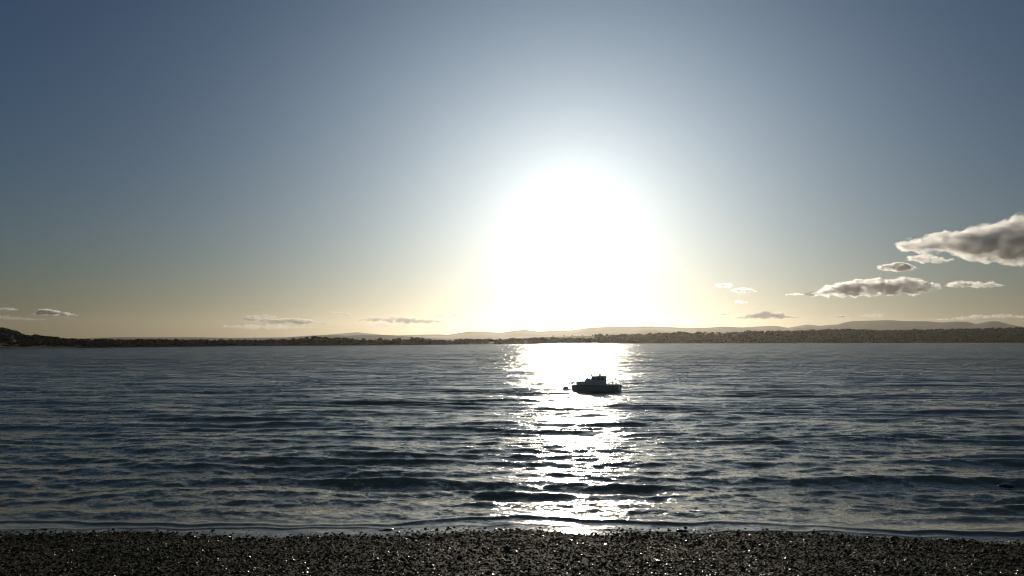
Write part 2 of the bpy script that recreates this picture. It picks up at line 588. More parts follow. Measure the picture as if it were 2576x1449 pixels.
p = on_beach(974, 1334); rock('rock', p + Vector((0, -.1, -.01)), (0.42, 0.30, 0.10), 'low dark rock at the water edge left of the glitter path', 1)
p = on_beach(1275, 1383); rock('rock', p + Vector((0, 0, .03)), (0.11, 0.10, 0.13), 'small upright dark stone alone among the pebbles mid beach', 2)
p = on_beach(1716, 1338); rock('rock', p + Vector((0, 0, .02)), (0.20, 0.14, 0.08), 'flat dark stone at the water edge just right of the sun glitter', 3)
w = at(2536, 1222, 1.0); k = -CAM_H / (w.z - CAM_H)
rock('rock', Vector((w.x * k, k, 0.0)), (0.42, 0.22, 0.10), 'dark wet rock just breaking the surface of the water on the right', 5)


# ------------------------------------------------------------------ far land
def pl(tab):
    a = np.array(tab, dtype=float)
    return lambda X: np.interp(X, a[:, 0], a[:, 1])


WATERROW = pl([(-900, 890), (-300, 884), (0, 878.3), (100, 876.5), (250, 874.6), (640, 870), (860, 869), (1000, 868), (1290, 865), (1440, 864.0), (1932, 863.2), (2576, 862.2), (3400, 861.5)])
# ground rows of the skyline ridge of the near land (tree tops stand above it)
RIDGE = pl([(-900, 800), (-300, 812), (0, 833), (25, 837), (50, 844), (62, 850), (90, 852), (135, 854), (160, 858), (250, 859), (640, 858), (1000, 858), (1200, 857), (1300, 852),
            (1400, 847), (1500, 845), (1600, 844.5), (1660, 840), (1740, 838.5), (1850, 837.5), (1932, 840), (2010, 838), (2070, 835), (2150, 834), (2210, 837), (2330, 834), (2450, 832), (2576, 829), (2900, 820), (3400, 812)])


def shore_D(X):
    return CAM_H * F / (WATERROW(X) - 856.0)


def ridge_D(X):
    d0 = shore_D(X)
    return d0 + np.interp(X, [0, 300, 1200, 1500, 3000], [210, 260, 320, 620, 700])


def land_h(x, y):
    X = CX + F * x / y * 1.0022
    d0, d1 = shore_D(X), ridge_D(X)
    hs = CAM_H + d1 * (856.0 - RIDGE(X)) / F
    hs = np.maximum(hs, 2.0)
    s = (y - d0) / (d1 - d0)
    bank = 1.3 * smooth01((y - d0 + 2) / 9.0) - 1.7 * (1 - smooth01((y - d0 + 14) / 14.0))
    rise = (hs - 1.3) * smooth01(s)
    back = (hs - 3.0) * 0.55 * smooth01((s - 1.05) / 3.0)
    return bank + rise - back


def build_land():
    X = np.linspace(-1000, 3500, 560)
    offs = np.concatenate([[-16, -8, -4, -1, 2, 6, 10], np.linspace(16, 760, 44), [820, 950, 1150, 1500, 2000, 2800, 3800, 5200, 7000, 9000]])
    t = (X - CX) / F / 1.0022
    D = shore_D(X)[None, :] + offs[:, None]
    D = np.minimum(D, 12600)
    x = t[None, :] * D
    z = land_h(x, D)
    z += 0.7 * np.sin(x / 41.0 + D / 57.0) * smooth01((D - shore_D(X)[None]) / 120.0)
    o = mesh_np('far_shore', np.stack([x, D, z], -1).reshape(-1, 3), grid_faces(len(offs), len(X)), M_LAND)
    tag(o, kind='structure')


build_land()


def build_range(name, tab, D, depth, rough, seed, x0, x1, n=460):
    f = pl(tab)
    X = np.linspace(x0, x1, n)
    rows = np.concatenate([np.linspace(-1, 0, 22), np.linspace(0.06, 1, 14)])
    t = (X - CX) / F / 1.0022
    hs = CAM_H + D * (856.0 - f(X)) / F
    V = np.zeros((len(rows), n, 3))
    for j, s in enumerate(rows):
        y = D + s * depth
        prof = (1 - smooth01(np.array(abs(s)))) ** 0.8
        for i in range(n):
            x = t[i] * y
            nz = noise.fractal(Vector((x / depth * 2.3 + seed, y / depth * 2.3, seed)), 0.9, 2.0, 5)
            V[j, i] = (x, y, hs[i] * prof * (1 + rough * nz * min(1, abs(s) * 4)) - 2 * abs(s))
    o = mesh_np(name, V.reshape(-1, 3), grid_faces(len(rows), n), M_HILL)
    tag(o, kind='structure')


build_range('hills', [(-900, 846), (-200, 849), (150, 851), (212, 851), (250, 849.5), (300, 848.5), (400, 848.5), (500, 848.5), (575, 850), (644, 849.5), (720, 848.5), (769, 846), (839, 843), (880, 844.5), (911, 842.5), (960, 842.5), (1006, 844.5), (1069, 849.5), (1119, 852), (1200, 855), (1300, 862)],
            3400, 700, 0.10, 3.1, -900, 1320)
build_range('hills', [(1250, 851), (1330, 848), (1420, 843), (1500, 838), (1580, 835), (1638, 831), (1700, 834), (1760, 836.5), (1830, 834), (1900, 836), (2010, 832), (2060, 829), (2140, 829), (2250, 832), (2400, 834), (2576, 836), (3000, 834), (3500, 838)],
            7600, 1000, 0.10, 8.7, 1240, 3400)
build_range('mountains', [(-900, 850), (700, 850), (780, 844), (820, 842), (870, 838), (899, 836), (921, 838), (960, 842), (1000, 843.5), (1060, 841.5), (1104, 841), (1129, 842), (1160, 837), (1181, 834), (1210, 834), (1261, 837), (1288, 832.5), (1320, 829.5), (1355, 834), (1395, 831), (1440, 830.5), (1480, 825), (1533, 821.5), (1588, 822.5), (1638, 821), (1688, 822.5), (1725, 825), (1775, 825), (1813, 822.5), (1870, 823.5), (1932, 820), (1955, 820), (1982, 824.5), (2032, 816.5), (2062, 820), (2107, 817), (2122, 812), (2144, 808), (2182, 807), (2245, 805.3), (2270, 807.5), (2332, 808), (2369, 811.5), (2407, 809), (2435, 810), (2456, 816), (2494, 808.5), (2515, 809), (2545, 817), (2580, 823), (2700, 830), (2900, 818), (3200, 826), (3500, 830)],
            10600, 1500, 0.12, 5.2, 600, 3450, 620)


# ------------------------------------------------------------------ trees
def tree_meshes(seed, squat):
    """unit tree: 1 m tall; trunk with limbs, and a crown of lumps and leaf clumps"""
    r = random.Random(seed)
    bm = bmesh.new()
    bm_tube(bm, (0, 0, -0.03), (0.01, 0, 0.30), 0.030, 0.020, 7)
    bm_tube(bm, (0.01, 0, 0.28), (0.0, 0.01, 0.62), 0.020, 0.008, 6)
    for k in range(6):
        a = k * 1.05 + r.uniform(-.3, .3)
        z0 = r.uniform(.20, .45)
        bm_tube(bm, (0.005, 0, z0), (math.cos(a) * .22 * squat, math.sin(a) * .22 * squat, z0 + r.uniform(.12, .25)), 0.011, 0.004, 5)
    me = bpy.data.meshes.new('trunk')
    bm.to_mesh(me); bm.free()
    me.materials.append(M_BARK)
    g = np.random.default_rng(seed)
    P, R = [], []
    for k in range(34):
        a, zz = g.uniform(0, 6.283), g.uniform(-1, 1)
        q = g.uniform(.35, .95) * math.sqrt(max(0.05, 1 - zz * zz * .9))
        P.append((math.cos(a) * q * .30 * squat, math.sin(a) * q * .30 * squat, 0.56 + zz * .33))
        R.append(g.uniform(.07, .13))
    P, R = np.array(P), np.array(R)
    sc = np.stack([R * 1.15 * squat ** .5, R * 1.15 * squat ** .5, R * .9], -1)
    V = ICO_V[None] * (1 + g.uniform(-.25, .25, (len(P), 12, 1))) * sc[:, None] + P[:, None]
    Fc = (ICO_F[None] + (np.arange(len(P)) * 12)[:, None, None]).reshape(-1, 3)
    V = V.reshape(-1, 3)
    # leaf clumps: small loose triangles over the lumps
    m = 420
    idx = g.integers(0, len(P), m)
    dirs = g.normal(0, 1, (m, 3)); dirs /= np.linalg.norm(dirs, axis=1)[:, None]
    c = P[idx] + dirs * (R[idx] * g.uniform(.9, 1.35, m))[:, None]
    tri = c[:, None] + g.normal(0, .017, (m, 3, 3))
    Fl = np.arange(m * 3).reshape(-1, 3) + len(V)
    V = np.concatenate([V, tri.reshape(-1, 3)])
    Fc = np.concatenate([Fc, Fl])
    V[:, 2] = V[:, 2].clip(0.06, None) / V[:, 2].max()
    o = mesh_np('crown', V, Fc, M_LEAF, smooth=False)
    cm = o.data
    bpy.data.objects.remove(o)
    return me, cm


VARIANTS = [tree_meshes(100 + k, sq) for k, sq in enumerate((1.0, 1.25, 1.5, 1.15, 1.7, 0.85))]


def add_tree(X, Ytop, D, label, group, wide=1.0, var=None):
    q = at(X, Ytop, D)
    gz = float(land_h(np.array(q.x), np.array(D))) - 0.15
    H = max(4.0, q.z - gz)
    t = thing('broadleaf_tree', (q.x, D, gz), label, 'tree', group, random.uniform(0, 6.28))
    a, b = VARIANTS[random.randrange(len(VARIANTS)) if var is None else var]
    for nm, me in (('trunk', a), ('crown', b)):
        c = bpy.data.objects.new(nm, me)
        link(c, t)
        c.scale = (H * wide * 1.35, H * wide * 1.35, H)
    return t


# the clump across the water, left of the sun: crowns that stand out one by one
CL = 'dark trees along the far shore left of the sun'
STAND = [(669, 854, 1.5), (690, 853, 1.5), (712, 851.5, 1.5), (740, 850, 1.5), (757, 849, 1.3), (771, 847, 1.2), (794, 844.3, 1.2), (806, 846.5, 1.1),
         (819, 846, 1.2), (833, 850, 1.4), (849, 848, 1.3), (869, 848, 1.4), (884, 850, 1.2), (897, 853, 1.3), (914, 849.5, 1.0), (930, 853.5, 1.2), (943, 853, 1.0), (956, 848.3, 1.0),
         (972, 853, 1.3), (990, 852, 1.3), (1003, 848.6, 1.0), (1018, 853, 1.2), (1036, 847.8, 1.1), (1049, 847.6, 1.2), (1062, 849.5, 1.2), (1078, 852, 1.3), (1096, 855, 1.5), (1120, 855.5, 1.6), (1143, 856, 1.6)]
NAMED = {794: 'tallest dark round tree of the shore clump, near its left end', 956: 'dark round tree standing apart above the low hedge in the middle of the clump',
         1003: 'dark round tree just left of the tiny white shed', 1036: 'left of two tall merged trees near the right end of the clump',
         1049: 'right of two tall merged trees near the right end of the clump', 914: 'narrow dark tree between two gaps in the shore clump'}
for X, Yt, wd in STAND:
    add_tree(X, Yt, float(shore_D(np.array(X))) + random.uniform(14, 60), NAMED.get(X, 'dark round-headed tree in the clump on the far shore left of the sun'), CL, wd)
for X in np.arange(655, 1150, 13):
    X = float(X) + random.uniform(-4, 4)
    add_tree(X, float(np.interp(X, [650, 900, 1150], [860, 859, 858.5])) + random.uniform(-2, 2), float(shore_D(np.array(X))) + random.uniform(5, 12),
             'low bushy tree at the water line below the shore clump left of the sun', 'low trees at the water line', 2.0)
for X in np.arange(520, 655, 14):
    X = float(X) + random.uniform(-4, 4)
    add_tree(X, 858 + random.uniform(-2.5, 2), float(shore_D(np.array(X))) + random.uniform(8, 40), 'dark tree in the low belt along the far shore on the left', 'low shore trees on the left', 1.6)

# left: trees below and on the wooded hill
LG = 'trees on the nearer shore at the left edge'
for X, Yt, off, wd in [(14, 846, 60, 1.4), (52, 842.5, 120, 1.2), (66, 841.5, 110, 1.3), (78, 841, 100, 1.3), (91, 839.3, 120, 1.0), (105, 843, 130, 1.3), (120, 844, 130, 1.3), (132, 845, 125, 1.3), (145, 848, 120, 1.4),
                       (30, 858, 40, 1.4), (58, 858, 30, 1.5), (80, 856, 35, 1.4), (88, 860, 16, 1.5), (110, 857, 40, 1.3), (126, 858, 30, 1.3), (150, 858, 20, 1.4), (165, 854, 60, 1.4), (205, 851.5, 24, 1.6), (218, 855, 20, 1.6), (235, 857, 22, 1.6), (255, 858, 24, 1.5), (185, 861, 18, 1.4), (172, 862, 14, 1.3), (62, 868, 10, 1.6), (20, 870, 8, 1.7)]:
    lab = {91: 'dark pointed tree rising above the ridge on the left shore', 205: 'large dark round tree at the water line at the left'}.get(X, 'dark tree on the nearer shore at the left edge')
    add_tree(X, Yt, float(shore_D(np.array(X))) + off, lab, LG, wd)

# right: crowns along the wooded ridge skyline
RG = 'trees on the skyline ridge right of the sun'

def ridge_words(X):
    for lim, words, grp in ((1620, 'pale hazy tree on the low ridge just right of the sun glare', 'hazy ridge trees by the sun glare'),
                            (1880, 'dark tree along the field edge on the ridge right of the sun', 'ridge trees above the pale fields'),
                            (2120, 'dark tree on the wooded ridge where it starts to rise at the right', 'ridge trees where the wood rises'),
                            (2440, 'dark tree on the wooded ridge in front of the highest far hills', 'ridge trees before the highest hills'),
                            (9999, 'dark tree on the wooded ridge at the right edge', 'ridge trees at the right edge')):
        if X < lim: return words, grp


for X in np.concatenate([np.arange(1395, 1880, 24), np.arange(1890, 2640, 13.5)]):
    X = float(X) + random.uniform(-4, 4)
    add_tree(X, float(RIDGE(np.array(X))) - random.uniform(1.5, 4.5), float(ridge_D(np.array(X))) + random.uniform(-25, 10),
             *ridge_words(X), 1.3)


def build_wood():
    g = np.random.default_rng(77)
    P, R = [], []

    def put(n, X0, X1, f0, f1, h):
        for _ in range(n):
            X = g.uniform(X0, X1)
            d0, d1 = float(shore_D(np.array(X))), float(ridge_D(np.array(X)))
            D = d0 + 8 + (d1 - d0 - 8) * g.uniform(f0, f1)
            x = (X - CX) / F / 1.0022 * D
            z = float(land_h(np.array(x), np.array(D)))
            H = h * g.uniform(.7, 1.25)
            for _k in range(5):
                P.append((x + g.normal(0, H * .2), D + g.normal(0, H * .2), z + H * g.uniform(.25, .62)))
                R.append(H * g.uniform(.34, .50))
    put(520, -350, 60, 0.45, 1.02, 4)
    put(200, 50, 260, 0.2, 1.0, 3.4)
    put(520, 1330, 1900, 0.0, 0.30, 9)
    put(260, 1500, 1900, 0.3, 0.75, 9)
    put(2600, 1880, 2800, 0.0, 0.97, 9)
    put(150, 1150, 1400, 0.0, 0.5, 7)
    put(420, 480, 1180, 0.0, 0.22, 6)
    put(220, 240, 520, 0.0, 0.3, 6)
    put(160, 60, 300, 0.05, 0.5, 3.5)
    put(130, -300, 60, 0.25, 0.6, 5)
    P, R = np.array(P), np.array(R)
    o = scatter_ico('woodland', P, R, M_LEAF, 0.8, 0.12, 0.3, smooth=True, rng=g)
    tag(o, 'dark continuous woodland covering the slopes of the far shore', 'woodland', kind='stuff')


build_wood()

# small things on the far shore
def shed(X, Y, D, label):
    q = at(X, Y, D)
    gz = float(land_h(np.array(q.x), np.array(D)))
    t = thing('shed', (q.x, D, gz), label, 'shed')
    m = noise_mat('white_boards', (0.72, 0.72, 0.68), (0.82, 0.82, 0.8), 4, 0.35)
    mr = noise_mat('pale_roof', (0.6, 0.6, 0.58), (0.75, 0.75, 0.72), 3, 0.25)
    hz = q.z - gz
    bm = bmesh.new(); bm_box(bm, (0, 0, hz * .5), (3.2, 2.6, hz)); obj_bm('wall', bm, m, t)
    bm = bmesh.new(); bm_prism(bm, [(-1.8, hz - .05), (1.8, hz - .05), (1.8, hz + .1), (0, hz + 1.0), (-1.8, hz + .1)], -1.5, 1.5); obj_bm('roof', bm, mr, t)
    bm = bmesh.new(); bm_box(bm, (0.3, -1.32, .95), (.9, .06, 1.9)); obj_bm('door', bm, M_BARK, t)


shed(1010, 860.5, float(shore_D(np.array(1010.))) + 9, 'tiny white shed glinting between dark trees on the far shore')

q = at(640, 849.5, 3380)
t = thing('mast', (q.x, 3380, q.z - 4), 'thin mast standing on the low skyline left of the tree clump', 'mast')
M_STEEL = noise_mat('dull_steel', (0.10, 0.10, 0.10), (0.2, 0.2, 0.2), 2, 0.5)
bm = bmesh.new(); bm_tube(bm, (0, 0, 0), (0, 0, 14.5), .9, .35); obj_bm('pole', bm, M_STEEL, t)
bm = bmesh.new(); bm_box(bm, (1.2, 0, 6.5), (2.6, 1.2, 2.2)); obj_bm('antenna', bm, M_STEEL, t)


# ------------------------------------------------------------------ the boat
def build_boat():
    c = at(1498.4, 983.4, 1.0)
    k = -CAM_H / (c.z - CAM_H)
    loc = Vector((c.x * k, k, 0.0))
    B = thing('motor_boat', loc, 'small motor boat with a stepped white wheelhouse, dark in the sun glitter', 'boat', rz=math.radians(-7))
    sc = k / 108.0
    B.scale = (sc, sc, sc * .84)
    m_hull = noise_mat('hull_paint', (0.78, 0.73, 0.60), (0.84, 0.80, 0.68), 1.5, 0.35)
    m_cab = noise_mat('cabin_paint', (0.70, 0.72, 0.70), (0.82, 0.83, 0.80), 2.0, 0.3)
    m_deck = noise_mat('deck_paint', (0.60, 0.55, 0.45), (0.7, 0.65, 0.54), 3.0, 0.6)
    m_dark = noise_mat('rubber_strake', (0.10, 0.085, 0.06), (0.16, 0.13, 0.10), 4.0, 0.5)
    m_glass = noise_mat('window_glass', (0.20, 0.23, 0.24), (0.28, 0.31, 0.32), 1.0, 0.05)
    m_steel = noise_mat('rail_steel', (0.35, 0.34, 0.32), (0.5, 0.48, 0.45), 6.0, 0.3)
    m_black = noise_mat('engine_cowl', (0.03, 0.03, 0.035), (0.06, 0.06, 0.065), 5.0, 0.3)
    # hull: lofted stations from the stem (left) to the transom (right)
    st = np.linspace(-3.25, 3.25, 27)
    rows = []
    for x in st:
        u = (x + 3.25) / 6.5
        beam = 1.18 * min(1.0, (max(u, 0.0) / 0.42)) ** 0.62 * (1 - 0.06 * max(0, u - .6) / .4)
        beam = max(beam, 0.03)
        sheer = 0.94 + 0.08 * (1 - u) ** 2
        keel = -0.38 + 0.45 * max(0, 1 - u / 0.10) ** 1.6
        pts = []
        for v in np.linspace(0, 1, 8):
            w = beam * (0.02 + 0.98 * (v ** (0.55 + 0.5 * (1 - u))))
            xx = x - 0.10 * v * (1 - u) ** 3
            pts.append((xx, w, keel + (sheer - keel) * v))
        ring = [(a, -b, z) for a, b, z in pts[::-1]] + [(a, b, z) for a, b, z in pts[1:]]
        rows.append(ring)
    V = np.array(rows)
    nr, ncn = V.shape[:2]
    bm = bmesh.new()
    vs = [[bm.verts.new(V[i, j]) for j in range(ncn)] for i in range(nr)]
    for i in range(nr - 1):
        for j in range(ncn - 1):
            bm.faces.new((vs[i][j], vs[i + 1][j], vs[i + 1][j + 1], vs[i][j + 1]))
    bm.faces.new(vs[-1]); bm.faces.new(vs[0][::-1])
    hull = obj_bm('hull', bm, m_hull, B, smooth=True)
    # rubbing strake
    bm = bmesh.new()
    for sgn in (0, -1):
        for i in range(nr - 1):
            a, b = Vector(V[i, sgn]), Vector(V[i + 1, sgn])
            o = Vector((0, -.02 if sgn == 0 else .02, -.06))
            bm_tube(bm, a + o, b + o, .045, seg=6)
    obj_bm('strake', bm, m_dark, hull)
    # deck
    bm = bmesh.new()
    dk = [[bm.verts.new((V[i, 0, 0] + .0, V[i, 0, 1] * .97, V[i, 0, 2] - .05)), bm.verts.new((V[i, -1, 0], V[i, -1, 1] * .97, V[i, -1, 2] - .05))] for i in range(nr)]
    for i in range(nr - 1):
        bm.faces.new((dk[i][0], dk[i + 1][0], dk[i + 1][1], dk[i][1]))
    obj_bm('deck', bm, m_deck, B)
    # fore cabin trunk
    bm = bmesh.new()
    bm_prism(bm, [(-2.62, .86), (-2.50, 1.52), (-2.36, 1.64), (-1.48, 1.68), (-1.48, .86)], -.66, .66)
    bmesh.ops.bevel(bm, geom=list(bm.edges), offset=.035, segments=2, affect='EDGES')
    fc = obj_bm('fore_cabin', bm, m_cab, B)
    for sx in (-.67, .67):
        for xx in (-2.12, -1.78):
            bm = bmesh.new(); bm_tube(bm, (xx, sx - .01 * np.sign(sx), 1.40), (xx, sx + .012 * np.sign(sx), 1.40), .085, seg=14); obj_bm('porthole', bm, m_glass, fc)
    # raised coaming with windscreen
    bm = bmesh.new()
    bm_prism(bm, [(-1.475, .86), (-1.475, 1.82), (-1.36, 1.98), (-.63, 2.0), (-.63, .86)], -.84, .84)
    bmesh.ops.bevel(bm, geom=list(bm.edges), offset=.03, segments=2, affect='EDGES')
    obj_bm('fore_house', bm, m_cab, B)
    bm = bmesh.new(); bm_path(bm, [(-1.50, -.3, 1.90), (-1.40, -.3, 2.14), (-1.22, -.3, 2.26)], .028); bm_path(bm, [(-1.50, .3, 1.90), (-1.40, .3, 2.14), (-1.22, .3, 2.26)], .028); bm_path(bm, [(-1.22, -.3, 2.26), (-1.22, .3, 2.26)], .028)
    obj_bm('grab_rail', bm, m_steel, B)
    bm = bmesh.new(); bm_box(bm, (-1.02, 0, 2.02), (.55, .7, .17), bevel=.03); bm_tube(bm, (-1.1, .1, 2.08), (-1.1, .1, 2.24), .05, .03)
    obj_bm('hatch', bm, m_deck, B)
    # wheelhouse
    bm = bmesh.new()
    bm_prism(bm, [(-.625, .86), (-.625, 1.95), (-.54, 2.36), (1.46, 2.42), (1.50, .86)], -.92, .92)
    bmesh.ops.bevel(bm, geom=list(bm.edges), offset=.04, segments=2, affect='EDGES')
    wh = obj_bm('wheelhouse', bm, m_cab, B)
    bm = bmesh.new(); bm_prism(bm, [(-.72, 2.365), (-.72, 2.42), (.3, 2.475), (1.45, 2.50), (1.60, 2.44), (1.60, 2.40)], -1.0, 1.0); obj_bm('roof', bm, m_deck, wh)
    for sy in (-1, 1):
        for x0, x1 in ((-.46, .02), (.12, .60), (.72, 1.16)):
            bm = bmesh.new(); bm_box(bm, ((x0 + x1) / 2, sy * .925, 2.04), (x1 - x0, .02, .44), bevel=.008); obj_bm('window', bm, m_glass, wh)
    bm = bmesh.new(); bm_box(bm, (1.50, .2, 1.58), (.03, .6, 1.3)); obj_bm('door', bm, m_dark, wh)
    for yy in (-.55, 0, .55):
        bm = bmesh.new(); bm_box(bm, (-.60, yy, 2.14), (.02, .46, .30), Matrix.Rotation(math.radians(-11.7), 3, 'Y').inverted()); obj_bm('windscreen', bm, m_glass, wh)
    # mast with horns, roof fin, lamp
    bm = bmesh.new(); bm_box(bm, (-.60, 0, 2.60), (.28, .30, .50), bevel=.03); bm_tube(bm, (-.62, 0, 2.6), (-.64, 0, 3.2), .06, .05); bm_tube(bm, (-.64, 0, 3.08), (-.78, 0, 3.28), .04); bm_tube(bm, (-.64, 0, 3.08), (-.50, 0, 3.28), .04); bm_tube(bm, (-.60, 0, 2.78), (-.82, 0, 2.78), .04)
    obj_bm('mast', bm, m_steel, B)
    bm = bmesh.new(); bm_prism(bm, [(.34, 2.47), (.48, 2.66), (.54, 2.92), (.66, 2.94), (.72, 2.70), (.76, 2.48)], -.06, .06); obj_bm('radar_fin', bm, m_deck, B)
    bm = bmesh.new(); bm_tube(bm, (-.11, 0, 2.43), (-.11, 0, 2.56), .05, .03); obj_bm('roof_lamp', bm, m_steel, B)
    bm = bmesh.new(); bm_tube(bm, (1.02, .1, 2.49), (1.02, .1, 2.57), .07, .05); obj_bm('vent', bm, m_steel, B)
    # bow rail
    bm = bmesh.new()
    for sy in (-1, 1):
        bm_path(bm, [(-3.30, 0, 1.58), (-2.9, sy * .38, 1.50), (-2.3, sy * .74, 1.46)], .028)
        for xx, yy, zt in ((-3.24, .06, 1.55), (-2.9, .38, 1.50), (-2.3, .74, 1.46)):
            bm_tube(bm, (xx + .05, sy * yy, .95), (xx, sy * yy, zt), .026)
    obj_bm('bow_rail', bm, m_steel, B)
    bm = bmesh.new(); bm_box(bm, (-3.28, 0, 1.03), (.34, .16, .07), bevel=.02); bm_tube(bm, (-3.36, -.06, .99), (-3.36, .06, .99), .05); obj_bm('anchor_roller', bm, m_steel, B)
    # cockpit coamings, stern rail and ensign staff
    for sy in (-1, 1):
        bm = bmesh.new(); bm_box(bm, (2.38, sy * 1.02, 1.0), (1.7, .10, .18), bevel=.02); obj_bm('coaming', bm, m_hull, B)
    bm = bmesh.new()
    for sy in (-1, 1):
        bm_path(bm, [(2.2, sy * 1.02, 1.0), (2.3, sy * 1.02, 1.50), (3.05, sy * 1.0, 1.55), (3.05, sy * 1.0, 1.0)], .028)
    bm_path(bm, [(3.05, -1.0, 1.55), (3.05, 1.0, 1.55)], .028)
    obj_bm('stern_rail', bm, m_steel, B)
    bm = bmesh.new(); bm_tube(bm, (2.72, -.5, .9), (2.74, -.5, 1.86), .06, .05); bm_box(bm, (2.74, -.5, 1.88), (.3, .14, .06), bevel=.015); obj_bm('lamp_post', bm, m_steel, B)
    bm = bmesh.new(); bm_prism(bm, [(2.55, 1.86), (2.68, 2.22), (2.86, 2.42), (2.82, 2.12), (2.75, 1.90)], -.53, -.48); obj_bm('pennant', bm, m_dark, B)
    bm = bmesh.new(); bm_box(bm, (2.45, .3, 1.02), (.8, .9, .22), bevel=.04); obj_bm('engine_box', bm, m_deck, B)
    # outboard at the transom
    bm = bmesh.new(); bm_box(bm, (3.40, .1, .82), (.34, .36, .42), bevel=.07); bm_box(bm, (3.38, .1, .35), (.16, .14, .8)); bm_tube(bm, (3.30, .1, -.12), (3.62, .1, -.12), .07, .04)
    obj_bm('outboard_engine', bm, m_black, B)
    # mooring buoy ahead of the stem
    g = at(1423, 978.0, 1.0); kk = -CAM_H / (g.z - CAM_H)
    y = thing('mooring_buoy', Vector((g.x * kk, kk, 0)), 'small dark mooring buoy floating just ahead of the motor boat', 'buoy')
    bm = bmesh.new(); bmesh.ops.create_uvsphere(bm, u_segments=18, v_segments=10, radius=.36, matrix=Matrix.Translation((0, 0, .08)) @ Matrix.Diagonal((1.35, 1, .72, 1))); obj_bm('float', bm, m_dark, y, smooth=True)
    bm = bmesh.new(); bm_tube(bm, (0, 0, .3), (0, 0, .46), .03); bmesh.ops.create_cone(bm, cap_ends=True, segments=12, radius1=.09, radius2=.09, depth=.03, matrix=Matrix.Translation((0, 0, .46))); obj_bm('ring', bm, m_steel, y)
    bm = bmesh.new(); bm_path(bm, [(.1, 0, .30), (.5, .02, .22), (1.0, .05, .30), (1.45, .08, .52)], .045); obj_bm('mooring_rope', bm, m_dark, y)


build_boat()


# ------------------------------------------------------------------ gulls
def gull(X, Y, D, span, droop, label, tilt, raise_=0.0):
    """one continuous body: fuselage, head with bill, tail and bent wings"""
    s = span / 1.2
    bm = bmesh.new()
    # fuselage rings along y (head towards +y, tail -y)
    prof = [(-.30, .005, .0), (-.24, .035, .0), (-.16, .045, .0), (-.06, .075, -.005), (.04, .085, -.01), (.12, .07, 0), (.17, .05, .015), (.21, .048, .022), (.245, .038, .022), (.27, .016, .016), (.315, .006, .008)]
    prev = None
    for y, r, z in prof:
        ring = []
        for k in range(10):
            a = 2 * math.pi * k / 10
            w = 1.5 if y < -.1 else 1.0
            h = .35 if y < -.1 else .9
            ring.append(bm.verts.new((math.cos(a) * r * w, y, z + math.sin(a) * r * h)))
        if prev:
            for k in range(10):
                bm.faces.new((prev[k], prev[(k + 1) % 10], ring[(k + 1) % 10], ring[k]))
        else:
            bm.faces.new(ring[::-1])
        prev = ring
    bm.faces.new(prev)
    for sg in (-1, 1):
        dz = droop * (1.0 if sg < 0 else .72)
        W_ = [(0.05, -.09, .10, .02, .03), (0.16, -.09, .11, .03 + raise_ * .3, .022), (0.30, -.07, .12, .03 + raise_ * .8, .018), (0.40, -.09, .08, -.03 + raise_ * 1.2 - dz * .35, .012), (0.52, -.15, -.02, -.12 + raise_ * 1.8 - dz * .8, .008), (0.62, -.22, -.14, -.20 + raise_ * 2.4 - dz * 1.2, .003)]
        pv = None
        for x, y0, y1, z, th in W_:
            r4 = [bm.verts.new((sg * x, y0, z)), bm.verts.new((sg * x, (y0 + y1) / 2, z + th)), bm.verts.new((sg * x, y1, z)), bm.verts.new((sg * x, (y0 + y1) / 2, z - th))]
            if pv:
                for k in range(4): bm.faces.new((pv[k], pv[(k + 1) % 4], r4[(k + 1) % 4], r4[k]))
            else:
                bm.faces.new(r4)
            pv = r4
        bm.faces.new(pv)
    m = noise_mat('gull_plumage', (0.30, 0.30, 0.30), (0.62, 0.62, 0.60), 6.0, 0.8)
    o = obj_bm('gull', bm, m, smooth=True, loc=at(X, Y, D))
    o.scale = (s, s, s)
    o.rotation_euler = (math.radians(4), math.radians(tilt), math.radians(18))
    tag(o, label, 'bird')


gull(1253, 825.2, 115, 1.05, 0.10, 'gull gliding with drooped wing tips above the hills left of the sun', -4)
gull(857.5, 840.2, 230, 1.15, 0.0, 'tiny distant gull with raised wings just above the skyline over the tree clump', 14, 0.12)


